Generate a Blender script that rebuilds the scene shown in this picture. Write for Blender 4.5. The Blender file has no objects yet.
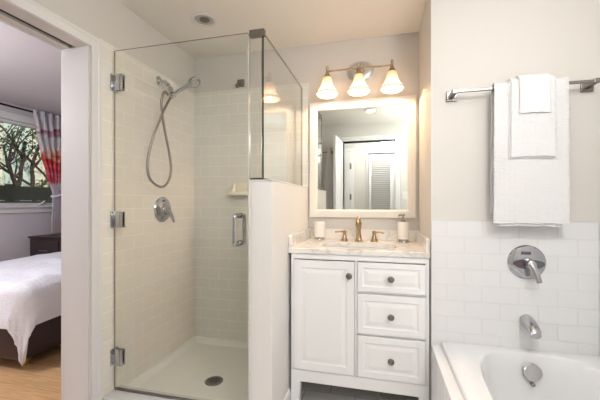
import bpy, bmesh, math, random
from mathutils import Vector, Matrix, noise
PI = math.pi
random.seed(7)
scene = bpy.context.scene
col = scene.collection

# ------------------------------------------------------------------ camera
cd = bpy.data.cameras.new('camera')
cam = bpy.data.objects.new('camera', cd)
col.objects.link(cam)
scene.camera = cam
cam.location = (0, 0, 1.15)
cam.rotation_euler = (PI/2, 0, math.radians(13.995))
cd.sensor_width = 36
cd.lens = 325*36/600
cd.shift_y = 3/600
cd.clip_start = 0.02

# ------------------------------------------------------------------ world and exposure
w = bpy.data.worlds.new('world')
scene.world = w
w.use_nodes = True
bg = w.node_tree.nodes['Background']
sky = w.node_tree.nodes.new('ShaderNodeTexSky')
sky.sky_type = 'HOSEK_WILKIE'
sky.turbidity = 4
sky.sun_direction = Vector((-0.3, -0.5, 0.8)).normalized()
w.node_tree.links.new(sky.outputs[0], bg.inputs[0])
bg.inputs[1].default_value = 2.2
vs = scene.view_settings
vs.view_transform = 'Standard'
vs.look = 'None'
vs.gamma = 1
vs.use_curve_mapping = False
vs.exposure = 0.10

def lamp(name, kind, loc, power, color=(1, 1, 1), size=0.1, rot=(0, 0, 0), sizey=None, spread=None):
    l = bpy.data.lights.new(name, kind)
    l.energy = power
    l.color = color
    if kind == 'AREA':
        if sizey:
            l.shape = 'RECTANGLE'; l.size = size; l.size_y = sizey
        else:
            l.shape = 'DISK'; l.size = size
        if spread: l.spread = spread
    else:
        l.shadow_soft_size = size
    o = bpy.data.objects.new(name, l)
    o.location = loc
    o.rotation_euler = rot
    col.objects.link(o)
    return o

# added fill lights for bathroom, hall and bedroom (their dome fixtures are added too)
lamp('fill_light_bath', 'POINT', (0.58, 0.46, 1.93), 24, (1, 0.995, 0.99), 0.16)
lamp('fill_light_hall', 'POINT', (0.1, -0.75, 2.05), 24, (1, 0.99, 0.98), 0.1)
lamp('fill_light_bedroom', 'POINT', (-2.95, 0.85, 1.90), 62, (0.96, 0.96, 1.0), 0.15)
sun = lamp('sun', 'SUN', (-6, 0, 8), 4, (1, 0.95, 0.85), 0.02)
sun.rotation_euler = Vector((0.8, -0.4, 0.6)).to_track_quat('Z', 'Y').to_euler()

# ------------------------------------------------------------------ materials
def lin(c):
    return tuple(((v/255)/12.92 if v/255 <= 0.04045 else ((v/255+0.055)/1.055)**2.4) for v in c) + (1,)

def mat(name, c, rough=0.5, metal=0.0, bump=0.0, bscale=60, coat=0, var=0.0, vscale=3, spec=None, sheen=0):
    m = bpy.data.materials.new(name)
    m.use_nodes = True
    nt = m.node_tree
    b = nt.nodes['Principled BSDF']
    b.inputs['Base Color'].default_value = lin(c)
    b.inputs['Roughness'].default_value = rough
    b.inputs['Metallic'].default_value = metal
    if coat: b.inputs['Coat Weight'].default_value = coat
    if spec is not None: b.inputs['Specular IOR Level'].default_value = spec
    if sheen: b.inputs['Sheen Weight'].default_value = sheen
    tc = nt.nodes.new('ShaderNodeTexCoord')
    if bump:
        n = nt.nodes.new('ShaderNodeTexNoise'); n.inputs['Scale'].default_value = bscale
        n.inputs['Detail'].default_value = 3
        nt.links.new(tc.outputs['Object'], n.inputs['Vector'])
        bp = nt.nodes.new('ShaderNodeBump'); bp.inputs['Strength'].default_value = bump
        bp.inputs['Distance'].default_value = 0.004
        nt.links.new(n.outputs[0], bp.inputs['Height'])
        nt.links.new(bp.outputs[0], b.inputs['Normal'])
    if var:
        n = nt.nodes.new('ShaderNodeTexNoise'); n.inputs['Scale'].default_value = vscale
        n.inputs['Detail'].default_value = 4
        nt.links.new(tc.outputs['Object'], n.inputs['Vector'])
        mx = nt.nodes.new('ShaderNodeMixRGB'); mx.blend_type = 'MIX'
        lc = lin(c)
        mx.inputs[1].default_value = tuple(v*(1-var) for v in lc[:3])+(1,)
        mx.inputs[2].default_value = tuple(min(1, v*(1+var)) for v in lc[:3])+(1,)
        nt.links.new(n.outputs[0], mx.inputs[0])
        nt.links.new(mx.outputs[0], b.inputs['Base Color'])
    return m

def tile_mat(name, c, grout, axes, bw=0.156, rh=0.0775, offs=(0, 0), rough=0.12, mortar=0.0022, offset=0.5, var=0.03, bumpd=0.0016):
    """running-bond glazed tile; axes = the two world axes of the face"""
    m = mat(name, c, rough)
    nt = m.node_tree
    b = nt.nodes['Principled BSDF']
    tc = nt.nodes.new('ShaderNodeTexCoord')
    sp = nt.nodes.new('ShaderNodeSeparateXYZ')
    cb = nt.nodes.new('ShaderNodeCombineXYZ')
    nt.links.new(tc.outputs['Object'], sp.inputs[0])
    for i in (0, 1):
        ad = nt.nodes.new('ShaderNodeMath'); ad.operation = 'ADD'
        ad.inputs[1].default_value = offs[i]
        nt.links.new(sp.outputs['XYZ'.index(axes[i])], ad.inputs[0])
        nt.links.new(ad.outputs[0], cb.inputs[i])
    br = nt.nodes.new('ShaderNodeTexBrick')
    br.offset = offset
    br.inputs['Scale'].default_value = 1
    br.inputs['Brick Width'].default_value = bw
    br.inputs['Row Height'].default_value = rh
    br.inputs['Mortar Size'].default_value = mortar
    br.inputs['Mortar Smooth'].default_value = 0.6
    br.inputs['Bias'].default_value = 0
    lc = lin(c)
    br.inputs['Color1'].default_value = lc
    br.inputs['Color2'].default_value = tuple(v*(1-var) for v in lc[:3])+(1,)
    br.inputs['Mortar'].default_value = lin(grout)
    nt.links.new(cb.outputs[0], br.inputs['Vector'])
    nt.links.new(br.outputs['Color'], b.inputs['Base Color'])
    inv = nt.nodes.new('ShaderNodeMath'); inv.operation = 'SUBTRACT'
    inv.inputs[0].default_value = 1
    nt.links.new(br.outputs['Fac'], inv.inputs[1])
    # slight waviness of the glaze
    n = nt.nodes.new('ShaderNodeTexNoise'); n.inputs['Scale'].default_value = 9
    nt.links.new(tc.outputs['Object'], n.inputs['Vector'])
    mm = nt.nodes.new('ShaderNodeMath'); mm.operation = 'MULTIPLY_ADD'
    mm.inputs[1].default_value = 0.5
    nt.links.new(n.outputs[0], mm.inputs[0]); nt.links.new(inv.outputs[0], mm.inputs[2])
    bp = nt.nodes.new('ShaderNodeBump'); bp.inputs['Strength'].default_value = 0.5
    bp.inputs['Distance'].default_value = bumpd
    nt.links.new(mm.outputs[0], bp.inputs['Height'])
    nt.links.new(bp.outputs[0], b.inputs['Normal'])
    rr = nt.nodes.new('ShaderNodeMath'); rr.operation = 'MULTIPLY_ADD'
    rr.inputs[1].default_value = 0.6; rr.inputs[2].default_value = rough
    nt.links.new(br.outputs['Fac'], rr.inputs[0]); nt.links.new(rr.outputs[0], b.inputs['Roughness'])
    return m

def emis(name, c, s, base=(255, 255, 255)):
    m = mat(name, base, 0.4)
    b = m.node_tree.nodes['Principled BSDF']
    b.inputs['Emission Color'].default_value = lin(c)
    b.inputs['Emission Strength'].default_value = s
    return m

def glass_mat(name, tint=(0.965, 0.985, 0.965), refl=1.0):
    m = bpy.data.materials.new(name)
    m.use_nodes = True
    nt = m.node_tree
    nt.nodes.clear()
    out = nt.nodes.new('ShaderNodeOutputMaterial')
    tr = nt.nodes.new('ShaderNodeBsdfTransparent'); tr.inputs[0].default_value = tint+(1,)
    gl = nt.nodes.new('ShaderNodeBsdfGlossy'); gl.inputs['Roughness'].default_value = 0.0
    lw = nt.nodes.new('ShaderNodeLayerWeight'); lw.inputs['Blend'].default_value = 0.5   # Facing = 1 - |cos|, the same from both sides
    pw = nt.nodes.new('ShaderNodeMath'); pw.operation = 'POWER'; pw.inputs[1].default_value = 5
    sc_ = nt.nodes.new('ShaderNodeMath'); sc_.operation = 'MULTIPLY_ADD'; sc_.inputs[1].default_value = 0.9*refl; sc_.inputs[2].default_value = 0.035*refl
    mx = nt.nodes.new('ShaderNodeMixShader')
    nt.links.new(lw.outputs['Facing'], pw.inputs[0]); nt.links.new(pw.outputs[0], sc_.inputs[0])
    nt.links.new(sc_.outputs[0], mx.inputs[0])
    nt.links.new(tr.outputs[0], mx.inputs[1]); nt.links.new(gl.outputs[0], mx.inputs[2])
    nt.links.new(mx.outputs[0], out.inputs[0])
    return m

M = {}
M['paint'] = mat('wall_paint', (213, 210, 205), 0.6, bump=0.04, bscale=300)
M['half'] = mat('half_wall_paint', (228, 226, 223), 0.5)
M['ceil'] = mat('ceiling_paint', (243, 239, 232), 0.7, bump=0.03, bscale=300)
M['bedpaint'] = mat('bedroom_paint', (208, 203, 207), 0.7)
M['trim'] = mat('white_trim', (228, 227, 226), 0.35)
M['white'] = mat('white_lacquer', (240, 241, 242), 0.3)
M['mirror_frame'] = mat('mirror_frame_white', (234, 231, 225), 0.35)
M['tile_left'] = tile_mat('subway_tile_left', (239, 235, 226), (248, 245, 239), 'YZ', offs=(0.03, 0.044))
M['tile_back'] = tile_mat('subway_tile_back', (233, 232, 224), (245, 243, 237), 'XZ', offs=(0.02, 0.044))
M['tile_tub'] = tile_mat('subway_tile_tub', (227, 228, 229), (214, 215, 215), 'XZ', offs=(0.0, 0.022), var=0.012)
M['tile_side'] = tile_mat('subway_tile_side', (227, 228, 229), (214, 215, 215), 'YZ', offs=(0.0, 0.022), var=0.012)
M['tile_ledge'] = tile_mat('ledge_tile', (228, 227, 226), (210, 209, 208), 'XY', bw=0.5, rh=0.152, offs=(0.1, 0.0), offset=0, var=0.01)
M['floor'] = tile_mat('floor_tile', (222, 218, 213), (160, 157, 153), 'XY', bw=0.30, rh=0.15, rough=0.35, mortar=0.003, var=0.12)
M['porcelain'] = mat('white_acrylic', (226, 227, 228), 0.15)
M['pan'] = mat('shower_pan_acrylic', (238, 237, 228), 0.3)
M['chrome'] = mat('chrome', (190, 191, 194), 0.06, 1.0)
M['chrome_dark'] = mat('satin_chrome', (150, 148, 146), 0.22, 1.0)
M['satin'] = mat('satin_steel', (200, 199, 198), 0.3, 1.0)
M['nickel'] = mat('brushed_nickel', (136, 131, 127), 0.33, 1.0)
M['bronze'] = mat('champagne_bronze', (176, 156, 128), 0.25, 1.0)
M['hose'] = mat('hose_metal', (150, 146, 140), 0.3, 1.0, bump=0.3, bscale=400)
M['black'] = mat('black_rubber', (25, 25, 25), 0.5)
M['darktrack'] = mat('dark_track', (24, 19, 17), 0.5)
M['glass'] = glass_mat('clear_glass', (0.985, 0.99, 0.98))
M['winglass'] = glass_mat('window_glass', (0.97, 0.98, 0.98))
M['edge'] = mat('glass_edge', (150, 140, 125), 0.1)
M['edge_dark'] = mat('dark_glass_edge', (34, 44, 40), 0.1)
M['seal'] = mat('clear_seal', (190, 190, 184), 0.3)
M['mirror'] = mat('mirror_silver', (226, 231, 226), 0.0, 1.0)
M['soap'] = mat('soap_bar', (196, 186, 165), 0.5)
M['dish'] = mat('soap_dish_ceramic', (244, 238, 222), 0.2)
M['ceramic'] = mat('white_ceramic', (245, 241, 236), 0.25)
M['towel'] = mat('white_terry', (226, 227, 228), 0.95, bump=0.6, bscale=260, sheen=0.4)
M['towel2'] = mat('white_terry_rows', (220, 221, 222), 0.95, bump=0.5, bscale=260, sheen=0.4)
M['robe'] = mat('pale_cotton', (226, 224, 222), 0.9, bump=0.4, bscale=90)
M['robe_dark'] = mat('dark_garment', (92, 80, 78), 0.9)
M['leather'] = mat('dark_brown_leather', (50, 36, 42), 0.4, bump=0.1, bscale=120)
M['darkwood'] = mat('espresso_wood', (52, 38, 40), 0.35)
M['duvet'] = mat('white_quilt', (232, 233, 240), 0.95, bump=0.9, bscale=70)
M['brass'] = mat('brass_leg', (190, 160, 90), 0.3, 1.0)
M['bark'] = mat('bark', (74, 62, 54), 0.9, bump=0.6, bscale=40)
M['leaf'] = mat('leaf_green', (78, 96, 62), 0.6, var=0.4, vscale=9)
M['leaf2'] = mat('leaf_yellow_green', (150, 160, 84), 0.7, var=0.3, vscale=9)
M['house'] = mat('cream_siding', (222, 218, 196), 0.8)
M['house2'] = mat('sage_siding', (206, 220, 206), 0.8)
M['fence'] = mat('dark_olive_wood', (112, 112, 86), 0.8, bump=0.5, bscale=30)
M['red'] = mat('red_dot', (200, 40, 40), 0.4)
M['blue'] = mat('blue_dot', (50, 110, 200), 0.4)
M['greyplate'] = mat('grey_plate', (92, 94, 98), 0.35, 0.3)
M['shade'] = None

# towel row texture: horizontal ribs
def add_rows(m, scale, strength, axis='Z', dist=0.003):
    nt = m.node_tree
    b = nt.nodes['Principled BSDF']
    tc = nt.nodes.new('ShaderNodeTexCoord')
    mp = nt.nodes.new('ShaderNodeMapping')
    mp.inputs['Scale'].default_value = (scale*0.55, scale*0.55, scale)
    nt.links.new(tc.outputs['Object'], mp.inputs[0])
    vo = nt.nodes.new('ShaderNodeTexVoronoi'); vo.inputs['Scale'].default_value = 1
    vo.inputs['Randomness'].default_value = 0.35
    nt.links.new(mp.outputs[0], vo.inputs['Vector'])
    bp = nt.nodes.new('ShaderNodeBump'); bp.inputs['Strength'].default_value = strength
    bp.inputs['Distance'].default_value = dist; bp.invert = True
    nt.links.new(vo.outputs['Distance'], bp.inputs['Height'])
    old = b.inputs['Normal'].links[0].from_socket if b.inputs['Normal'].links else None
    if old: nt.links.new(old, bp.inputs['Normal'])
    nt.links.new(bp.outputs[0], b.inputs['Normal'])
add_rows(M['towel2'], 85, 0.8)
add_rows(M['duvet'], 60, 0.8, dist=0.006)

def wood_mat(name, c1, c2, axes='XY', plank=0.12, length=1.1):
    m = tile_mat(name, c1, tuple(int(v*0.6) for v in c1), axes, bw=length, rh=plank, rough=0.3, mortar=0.0012, var=0.25, offset=0.37)
    nt = m.node_tree
    b = nt.nodes['Principled BSDF']
    br = [n for n in nt.nodes if n.type == 'TEX_BRICK'][0]
    br.inputs['Color2'].default_value = lin(c2)
    tc = nt.nodes.new('ShaderNodeTexCoord')
    mp = nt.nodes.new('ShaderNodeMapping'); mp.inputs['Scale'].default_value = (3, 30, 3)
    n = nt.nodes.new('ShaderNodeTexNoise'); n.inputs['Scale'].default_value = 1.5; n.inputs['Detail'].default_value = 6
    n.inputs['Distortion'].default_value = 1.5
    nt.links.new(tc.outputs['Object'], mp.inputs[0]); nt.links.new(mp.outputs[0], n.inputs['Vector'])
    mx = nt.nodes.new('ShaderNodeMixRGB'); mx.blend_type = 'MULTIPLY'; mx.inputs[0].default_value = 0.6
    cr = nt.nodes.new('ShaderNodeValToRGB')
    cr.color_ramp.elements[0].position = 0.3; cr.color_ramp.elements[0].color = (0.55, 0.45, 0.36, 1)
    cr.color_ramp.elements[1].position = 0.65; cr.color_ramp.elements[1].color = (1, 1, 1, 1)
    nt.links.new(n.outputs[0], cr.inputs[0])
    nt.links.new(br.outputs['Color'], mx.inputs[1]); nt.links.new(cr.outputs[0], mx.inputs[2])
    nt.links.new(mx.outputs[0], b.inputs['Base Color'])
    return m
M['wood'] = wood_mat('oak_planks', (226, 186, 138), (214, 172, 124))

def marble():
    m = mat('carrara_marble', (240, 237, 233), 0.15)
    nt = m.node_tree; b = nt.nodes['Principled BSDF']
    tc = nt.nodes.new('ShaderNodeTexCoord')
    n1 = nt.nodes.new('ShaderNodeTexNoise'); n1.inputs['Scale'].default_value = 3.2; n1.inputs['Detail'].default_value = 8
    n1.inputs['Distortion'].default_value = 2.2
    nt.links.new(tc.outputs['Object'], n1.inputs['Vector'])
    cr = nt.nodes.new('ShaderNodeValToRGB')
    e = cr.color_ramp.elements
    e[0].position = 0.0; e[0].color = lin((240, 237, 233))
    e[1].position = 1.0; e[1].color = lin((240, 237, 233))
    for p, c in ((0.40, (238, 235, 231)), (0.47, (228, 225, 221)), (0.50, (210, 207, 203)), (0.53, (229, 226, 222)), (0.60, (238, 235, 231))):
        k = e.new(p); k.color = lin(c)
    nt.links.new(n1.outputs[0], cr.inputs[0])
    nt.links.new(cr.outputs[0], b.inputs['Base Color'])
    return m
M['marble'] = marble()

def curtain_mat():
    m = mat('watercolour_curtain', (240, 236, 242), 0.9)
    nt = m.node_tree; b = nt.nodes['Principled BSDF']
    tc = nt.nodes.new('ShaderNodeTexCoord')
    sp = nt.nodes.new('ShaderNodeSeparateXYZ')
    nt.links.new(tc.outputs['Object'], sp.inputs[0])
    mp = nt.nodes.new('ShaderNodeMapping'); mp.inputs['Scale'].default_value = (2, 2.5, 7)
    n = nt.nodes.new('ShaderNodeTexNoise'); n.inputs['Scale'].default_value = 1.2; n.inputs['Detail'].default_value = 4; n.inputs['Distortion'].default_value = 1
    nt.links.new(tc.outputs['Object'], mp.inputs[0]); nt.links.new(mp.outputs[0], n.inputs['Vector'])
    ma = nt.nodes.new('ShaderNodeMath'); ma.operation = 'MULTIPLY_ADD'
    ma.inputs[1].default_value = 0.42
    nt.links.new(n.outputs[0], ma.inputs[0]); nt.links.new(sp.outputs[2], ma.inputs[2])
    mr = nt.nodes.new('ShaderNodeMapRange')
    mr.inputs['From Min'].default_value = 0.8; mr.inputs['From Max'].default_value = 2.5
    nt.links.new(ma.outputs[0], mr.inputs[0])
    cr = nt.nodes.new('ShaderNodeValToRGB')
    e = cr.color_ramp.elements
    e[0].position = 0; e[0].color = lin((232, 206, 186))
    e[1].position = 1; e[1].color = lin((236, 232, 238))
    for p, c in ((0.10, (236, 214, 198)), (0.22, (234, 228, 234)), (0.47, (242, 232, 238)), (0.50, (240, 150, 160)), (0.54, (232, 84, 122)), (0.58, (240, 130, 116)), (0.61, (226, 70, 100)),
                 (0.65, (232, 110, 96)), (0.68, (244, 190, 160)), (0.71, (240, 228, 232)), (0.80, (234, 230, 238)), (0.84, (190, 130, 150)), (0.86, (242, 238, 244))):
        k = e.new(p); k.color = lin(c)
    nt.links.new(mr.outputs[0], cr.inputs[0])
    nt.links.new(cr.outputs[0], b.inputs['Base Color'])
    return m
M['curtain'] = curtain_mat()

def shade_mat():
    m = bpy.data.materials.new('lit_opal_glass')
    m.use_nodes = True
    nt = m.node_tree
    b = nt.nodes['Principled BSDF']
    b.inputs['Base Color'].default_value = lin((225, 212, 192))
    b.inputs['Roughness'].default_value = 0.25
    tc = nt.nodes.new('ShaderNodeTexCoord')
    sp = nt.nodes.new('ShaderNodeSeparateXYZ')
    nt.links.new(tc.outputs['Object'], sp.inputs[0])
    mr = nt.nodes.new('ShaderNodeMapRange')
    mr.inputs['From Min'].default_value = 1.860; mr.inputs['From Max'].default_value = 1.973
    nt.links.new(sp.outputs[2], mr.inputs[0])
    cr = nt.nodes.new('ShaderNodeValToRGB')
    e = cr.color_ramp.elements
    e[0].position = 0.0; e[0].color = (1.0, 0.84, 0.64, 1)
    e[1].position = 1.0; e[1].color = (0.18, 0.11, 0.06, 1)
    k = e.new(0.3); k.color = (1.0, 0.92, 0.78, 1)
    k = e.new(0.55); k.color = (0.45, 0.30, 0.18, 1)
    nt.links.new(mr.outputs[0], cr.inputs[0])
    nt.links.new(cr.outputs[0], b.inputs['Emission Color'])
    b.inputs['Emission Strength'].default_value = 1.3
    tl = nt.nodes.new('ShaderNodeBsdfTranslucent'); tl.inputs[0].default_value = (0.95, 0.84, 0.70, 1)
    mx = nt.nodes.new('ShaderNodeMixShader'); mx.inputs[0].default_value = 0.35
    out = nt.nodes['Material Output']
    nt.links.new(b.outputs[0], mx.inputs[1]); nt.links.new(tl.outputs[0], mx.inputs[2])
    nt.links.new(mx.outputs[0], out.inputs[0])
    return m
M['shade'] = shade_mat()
M['bulb'] = emis('lit_bulb', (255, 232, 200), 2.5)
M['can_lit'] = emis('lit_lens', (255, 246, 232), 4)
M['can_dim'] = mat('grey_reflector', (190, 186, 180), 0.3)
M['dome'] = emis('fill_dome_glow', (255, 248, 238), 2.0)  # glow for the added fill domes

# ------------------------------------------------------------------ mesh helpers
class MB:
    def __init__(self):
        self.bm = bmesh.new()
    def box(self, x0, x1, y0, y1, z0, z1, mi=0, bev=0, seg=2):
        vs_ = [self.bm.verts.new(p) for p in ((x0, y0, z0), (x1, y0, z0), (x1, y1, z0), (x0, y1, z0), (x0, y0, z1), (x1, y0, z1), (x1, y1, z1), (x0, y1, z1))]
        fs = [self.bm.faces.new([vs_[i] for i in f]) for f in ((0, 3, 2, 1), (4, 5, 6, 7), (0, 1, 5, 4), (1, 2, 6, 5), (2, 3, 7, 6), (3, 0, 4, 7))]
        for f in fs: f.material_index = mi
        if bev:
            es = list({e for f in fs for e in f.edges})
            bmesh.ops.bevel(self.bm, geom=es, offset=bev, segments=seg, affect='EDGES', profile=0.5)
        return self
    def glassbox(self, x0, x1, y0, y1, z0, z1, thin):
        """faces normal to axis `thin` are mat 0, edges mat 1"""
        n0 = len(self.bm.faces)
        self.box(x0, x1, y0, y1, z0, z1)
        self.bm.faces.ensure_lookup_table()
        self.bm.normal_update()
        for f in self.bm.faces[n0:]:
            f.material_index = 0 if abs(f.normal['xyz'.index(thin)]) > 0.5 else 1
        return self
    def lathe(self, prof, origin=(0, 0, 0), axis=(0, 0, 1), seg=32, mi=0, sx=1.0, sy=1.0, caps=True):
        q = Vector(axis).normalized().to_track_quat('Z', 'Y').to_matrix()
        o = Vector(origin)
        rings = []
        for r, z in prof:
            rings.append([self.bm.verts.new(o + q @ Vector((r*math.cos(2*PI*i/seg)*sx, r*math.sin(2*PI*i/seg)*sy, z))) for i in range(seg)])
        for a, b in zip(rings, rings[1:]):
            for i in range(seg):
                j = (i+1) % seg
                f = self.bm.faces.new((a[i], a[j], b[j], b[i])); f.material_index = mi
        if caps:
            for rg, rev in ((rings[0], True), (rings[-1], False)):
                f = self.bm.faces.new(list(reversed(rg)) if rev else rg); f.material_index = mi
        return self
    def tube(self, pts, r, seg=12, mi=0, smoothn=0):
        P = [Vector(p) for p in pts]
        R = list(r) if isinstance(r, (list, tuple)) else [r]*len(P)
        if smoothn:
            P2, R2 = [], []
            n = len(P)
            for i in range(n-1):
                p0, p1, p2, p3 = P[max(i-1, 0)], P[i], P[i+1], P[min(i+2, n-1)]
                for k in range(smoothn):
                    t = k/smoothn
                    P2.append(0.5*((2*p1)+(p2-p0)*t+(2*p0-5*p1+4*p2-p3)*t*t+(3*p1-p0-3*p2+p3)*t**3))
                    R2.append(R[i]*(1-t)+R[i+1]*t)
            P2.append(P[-1]); R2.append(R[-1])
            P, R = P2, R2
        up = Vector((0.13, 0.21, 0.97))
        rings = []
        prev = None
        for i, p in enumerate(P):
            t = (P[min(i+1, len(P)-1)]-P[max(i-1, 0)]).normalized()
            if prev is None:
                a = t.cross(up)
                if a.length < 1e-3: a = t.cross(Vector((1, 0, 0)))
            else:
                a = prev - t*prev.dot(t)
            a.normalize(); prev = a
            b = t.cross(a)
            rings.append([self.bm.verts.new(p+(a*math.cos(2*PI*k/seg)+b*math.sin(2*PI*k/seg))*R[i]) for k in range(seg)])
        for a, b in zip(rings, rings[1:]):
            for i in range(seg):
                j = (i+1) % seg
                f = self.bm.faces.new((a[i], a[j], b[j], b[i])); f.material_index = mi
        f = self.bm.faces.new(list(reversed(rings[0]))); f.material_index = mi
        f = self.bm.faces.new(rings[-1]); f.material_index = mi
        return self
    def prism(self, poly, axis, a, b, mi=0):
        """poly of 2-D points in the plane normal to `axis`, from a to b"""
        def P(u, v, t):
            return {'x': (t, u, v), 'y': (u, t, v), 'z': (u, v, t)}[axis]
        A = [self.bm.verts.new(P(u, v, a)) for u, v in poly]
        B = [self.bm.verts.new(P(u, v, b)) for u, v in poly]
        n = len(poly)
        for i in range(n):
            j = (i+1) % n
            self.bm.faces.new((A[i], A[j], B[j], B[i])).material_index = mi
        self.bm.faces.new(list(reversed(A))).material_index = mi
        self.bm.faces.new(B).material_index = mi
        return self
    def frame(self, x0, x1, z0, z1, w_, y0, y1, bev=0, mi=0, inner=0.0, idepth=0.0):
        """mitred picture frame in XZ between y0 (front) and y1 (back); inner bead slopes in"""
        steps = [(0, y1), (0, y0+bev), (bev, y0), (w_-inner, y0), (w_, y0+idepth if inner else y0), (w_, y1)]
        loops = []
        for off, y in steps:
            loops.append([self.bm.verts.new(p) for p in ((x0+off, y, z0+off), (x1-off, y, z0+off), (x1-off, y, z1-off), (x0+off, y, z1-off))])
        for a, b in zip(loops, loops[1:]+loops[:1]):
            for i in range(4):
                j = (i+1) % 4
                self.bm.faces.new((a[i], a[j], b[j], b[i])).material_index = mi
        return self
    def build(self, name, mats, parent=None, smooth=False, kind=None, label=None, cat=None, group=None, auto=35):
        bmesh.ops.recalc_face_normals(self.bm, faces=self.bm.faces)
        me = bpy.data.meshes.new(name)
        if smooth:
            for f in self.bm.faces: f.smooth = True
        self.bm.to_mesh(me); self.bm.free()
        if smooth and auto:
            me.set_sharp_from_angle(angle=math.radians(auto))
        for m in (mats if isinstance(mats, (list, tuple)) else [mats]):
            me.materials.append(M[m] if isinstance(m, str) else m)
        o = bpy.data.objects.new(name, me)
        col.objects.link(o)
        if parent:
            o.parent = parent
            if parent.type == 'EMPTY':
                o.matrix_parent_inverse = Matrix.Translation(-parent.location)
        if kind: o['kind'] = kind
        if label: o['label'] = label
        if cat: o['category'] = cat
        if group: o['group'] = group
        return o

def thing(name, label, cat, loc, group=None, kind=None):
    o = bpy.data.objects.new(name, None)
    o.empty_display_size = 0.05
    col.objects.link(o)
    o.location = loc
    if label: o['label'] = label
    if cat: o['category'] = cat
    if group: o['group'] = group
    if kind: o['kind'] = kind
    return o

def struct(name, mb, m, parent=None, smooth=False):
    return mb.build(name, m, parent, smooth, kind=None if parent else 'structure')

# ------------------------------------------------------------------ the setting
XL, YB, YT, XR = -1.409, 2.25, 1.724, 0.241
CZ, TT = 2.27, 0.008
XO = -1.567     # bedroom face of the left wall
YW = -0.20      # rear wall face
XE = 0.945      # wall beyond the tub
BX, BY0, BY1 = -4.05, -0.9, 4.6   # bedroom window wall and ends
struct('floor', MB().box(XO, 1.15, YW-0.15, 2.40, -0.06, 0.0), 'floor')
struct('floor_bedroom', MB().box(BX-0.15, XO, BY0-.1, BY1+.1, -0.06, 0.0), 'wood')
struct('floor_hall', MB().box(XO, 1.15, -1.35, YW-0.15, -0.06, 0.0), 'wood')
struct('ceiling', MB().box(XO, 1.15, -1.35, 2.40, CZ, CZ+0.12), 'ceil')
struct('ceiling_bedroom', MB().box(BX-0.15, XO, BY0-.1, BY1+.1, CZ, CZ+0.12), 'bedpaint')
# left wall: far piece with the shower on it, near piece, header over the wide opening
JY = 1.314; NY = 0.35; HZ = 1.93
m = MB()
m.box(XO, XL, JY, 2.40, 0, CZ)
m.box(XO, XL, YW-0.15, NY, 0, CZ)
m.box(XO, XL, NY, JY, 1.975, CZ)
m.box(XO, -1.522, NY, JY, HZ, 1.975)
m.box(-1.484, XL, NY, JY, HZ, 1.975)
struct('wall_left', m, 'paint')
struct('trim_1', MB().box(-1.522, -1.484, NY, JY, 1.942, 1.9745), 'darktrack')          # pocket door track up in the slot
struct('wall_back', MB().box(XO, 1.15, YB, 2.40, 0, CZ), 'paint')
struct('wall_recess', MB().box(XR, 1.15, YT, YB, 0, CZ), 'paint')
struct('wall_right', MB().box(XE, 1.15, YW-0.15, YT, 0, CZ), 'paint')
m = MB()
m.box(XL, -0.53, YW-0.15, YW, 0, CZ); m.box(0.19, XE, YW-0.15, YW, 0, CZ); m.box(-0.53, 0.19, YW-0.15, YW, 2.03, CZ)
struct('wall_rear', m, 'paint')
# hall
m = MB()
m.box(XO, 1.15, -1.35, -1.22, 0, CZ)
m.box(1.0, 1.15, -1.22, YW-0.15, 0, CZ)
m.box(XO, -1.45, -1.22, YW-0.15, 0, CZ)
struct('wall_hall', m, 'paint')
# bedroom shell
WY0, WY1, WZ0, WZ1 = 2.25, 3.46, 1.12, 2.09
m = MB()
m.box(BX-0.15, BX, BY0, WY0, 0, CZ); m.box(BX-0.15, BX, WY1, BY1, 0, CZ)
m.box(BX-0.15, BX, WY0, WY1, 0, WZ0); m.box(BX-0.15, BX, WY0, WY1, WZ1, CZ)
struct('wall_bedroom_window', m, 'bedpaint')
m = MB()
m.box(BX-0.15, XO, BY1, BY1+0.1, 0, CZ)
m.box(BX-0.15, XO, BY0-0.1, BY0, 0, CZ)
m.box(XO, XO+0.1, 2.40, BY1, 0, CZ)
m.box(XO, XO+0.1, BY0, -1.35, 0, CZ)
struct('wall_bedroom', m, 'bedpaint')
# jamb lining and casing of the opening in the left wall
m = MB()
m.box(XO, XL+0.001, JY-0.006, JY, 0, HZ-0.0)
struct('trim_2', m, 'trim')
m = MB()
prof = [(0, 0), (0.016, 0), (0.016, 0.038), (0.019, 0.042), (0.019, 0.06), (0, 0.06)]
m.prism([(XL+a, JY+b) for a, b in prof], 'z', 0, HZ+0.0)
m.box(XL, XL+0.016, NY-0.06, JY+0.038, HZ, HZ+0.038)
m.box(XL, XL+0.019, NY-0.06, JY+0.06, HZ+0.038, HZ+0.055, bev=0.002)
m.box(XL, XL+0.019, JY+0.038, JY+0.06, HZ, HZ+0.04)
m.box(XL, XL+0.019, NY-0.06, NY, 0, HZ)
struct('trim_3', m, 'trim')
m = MB()
m.box(XO-0.016, XO, JY, JY+0.07, 0, HZ+0.07); m.box(XO-0.016, XO, NY-0.07, JY+0.07, HZ, HZ+0.07); m.box(XO-0.016, XO, NY-0.07, NY, 0, HZ)
struct('trim_4', m, 'trim')
# rear doorway casing (seen in the mirror)
m = MB()
m.frame(-0.60, 0.26, -0.2, 2.10, 0.07, YW+0.018, YW, bev=0.004)
m.box(-0.535, -0.53, YW-0.15, YW+0.001, 0, 2.03); m.box(0.19, 0.195, YW-0.15, YW+0.001, 0, 2.03); m.box(-0.53, 0.19, YW-0.15, YW+0.001, 2.03, 2.035)
struct('trim_5', m, 'trim')
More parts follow.
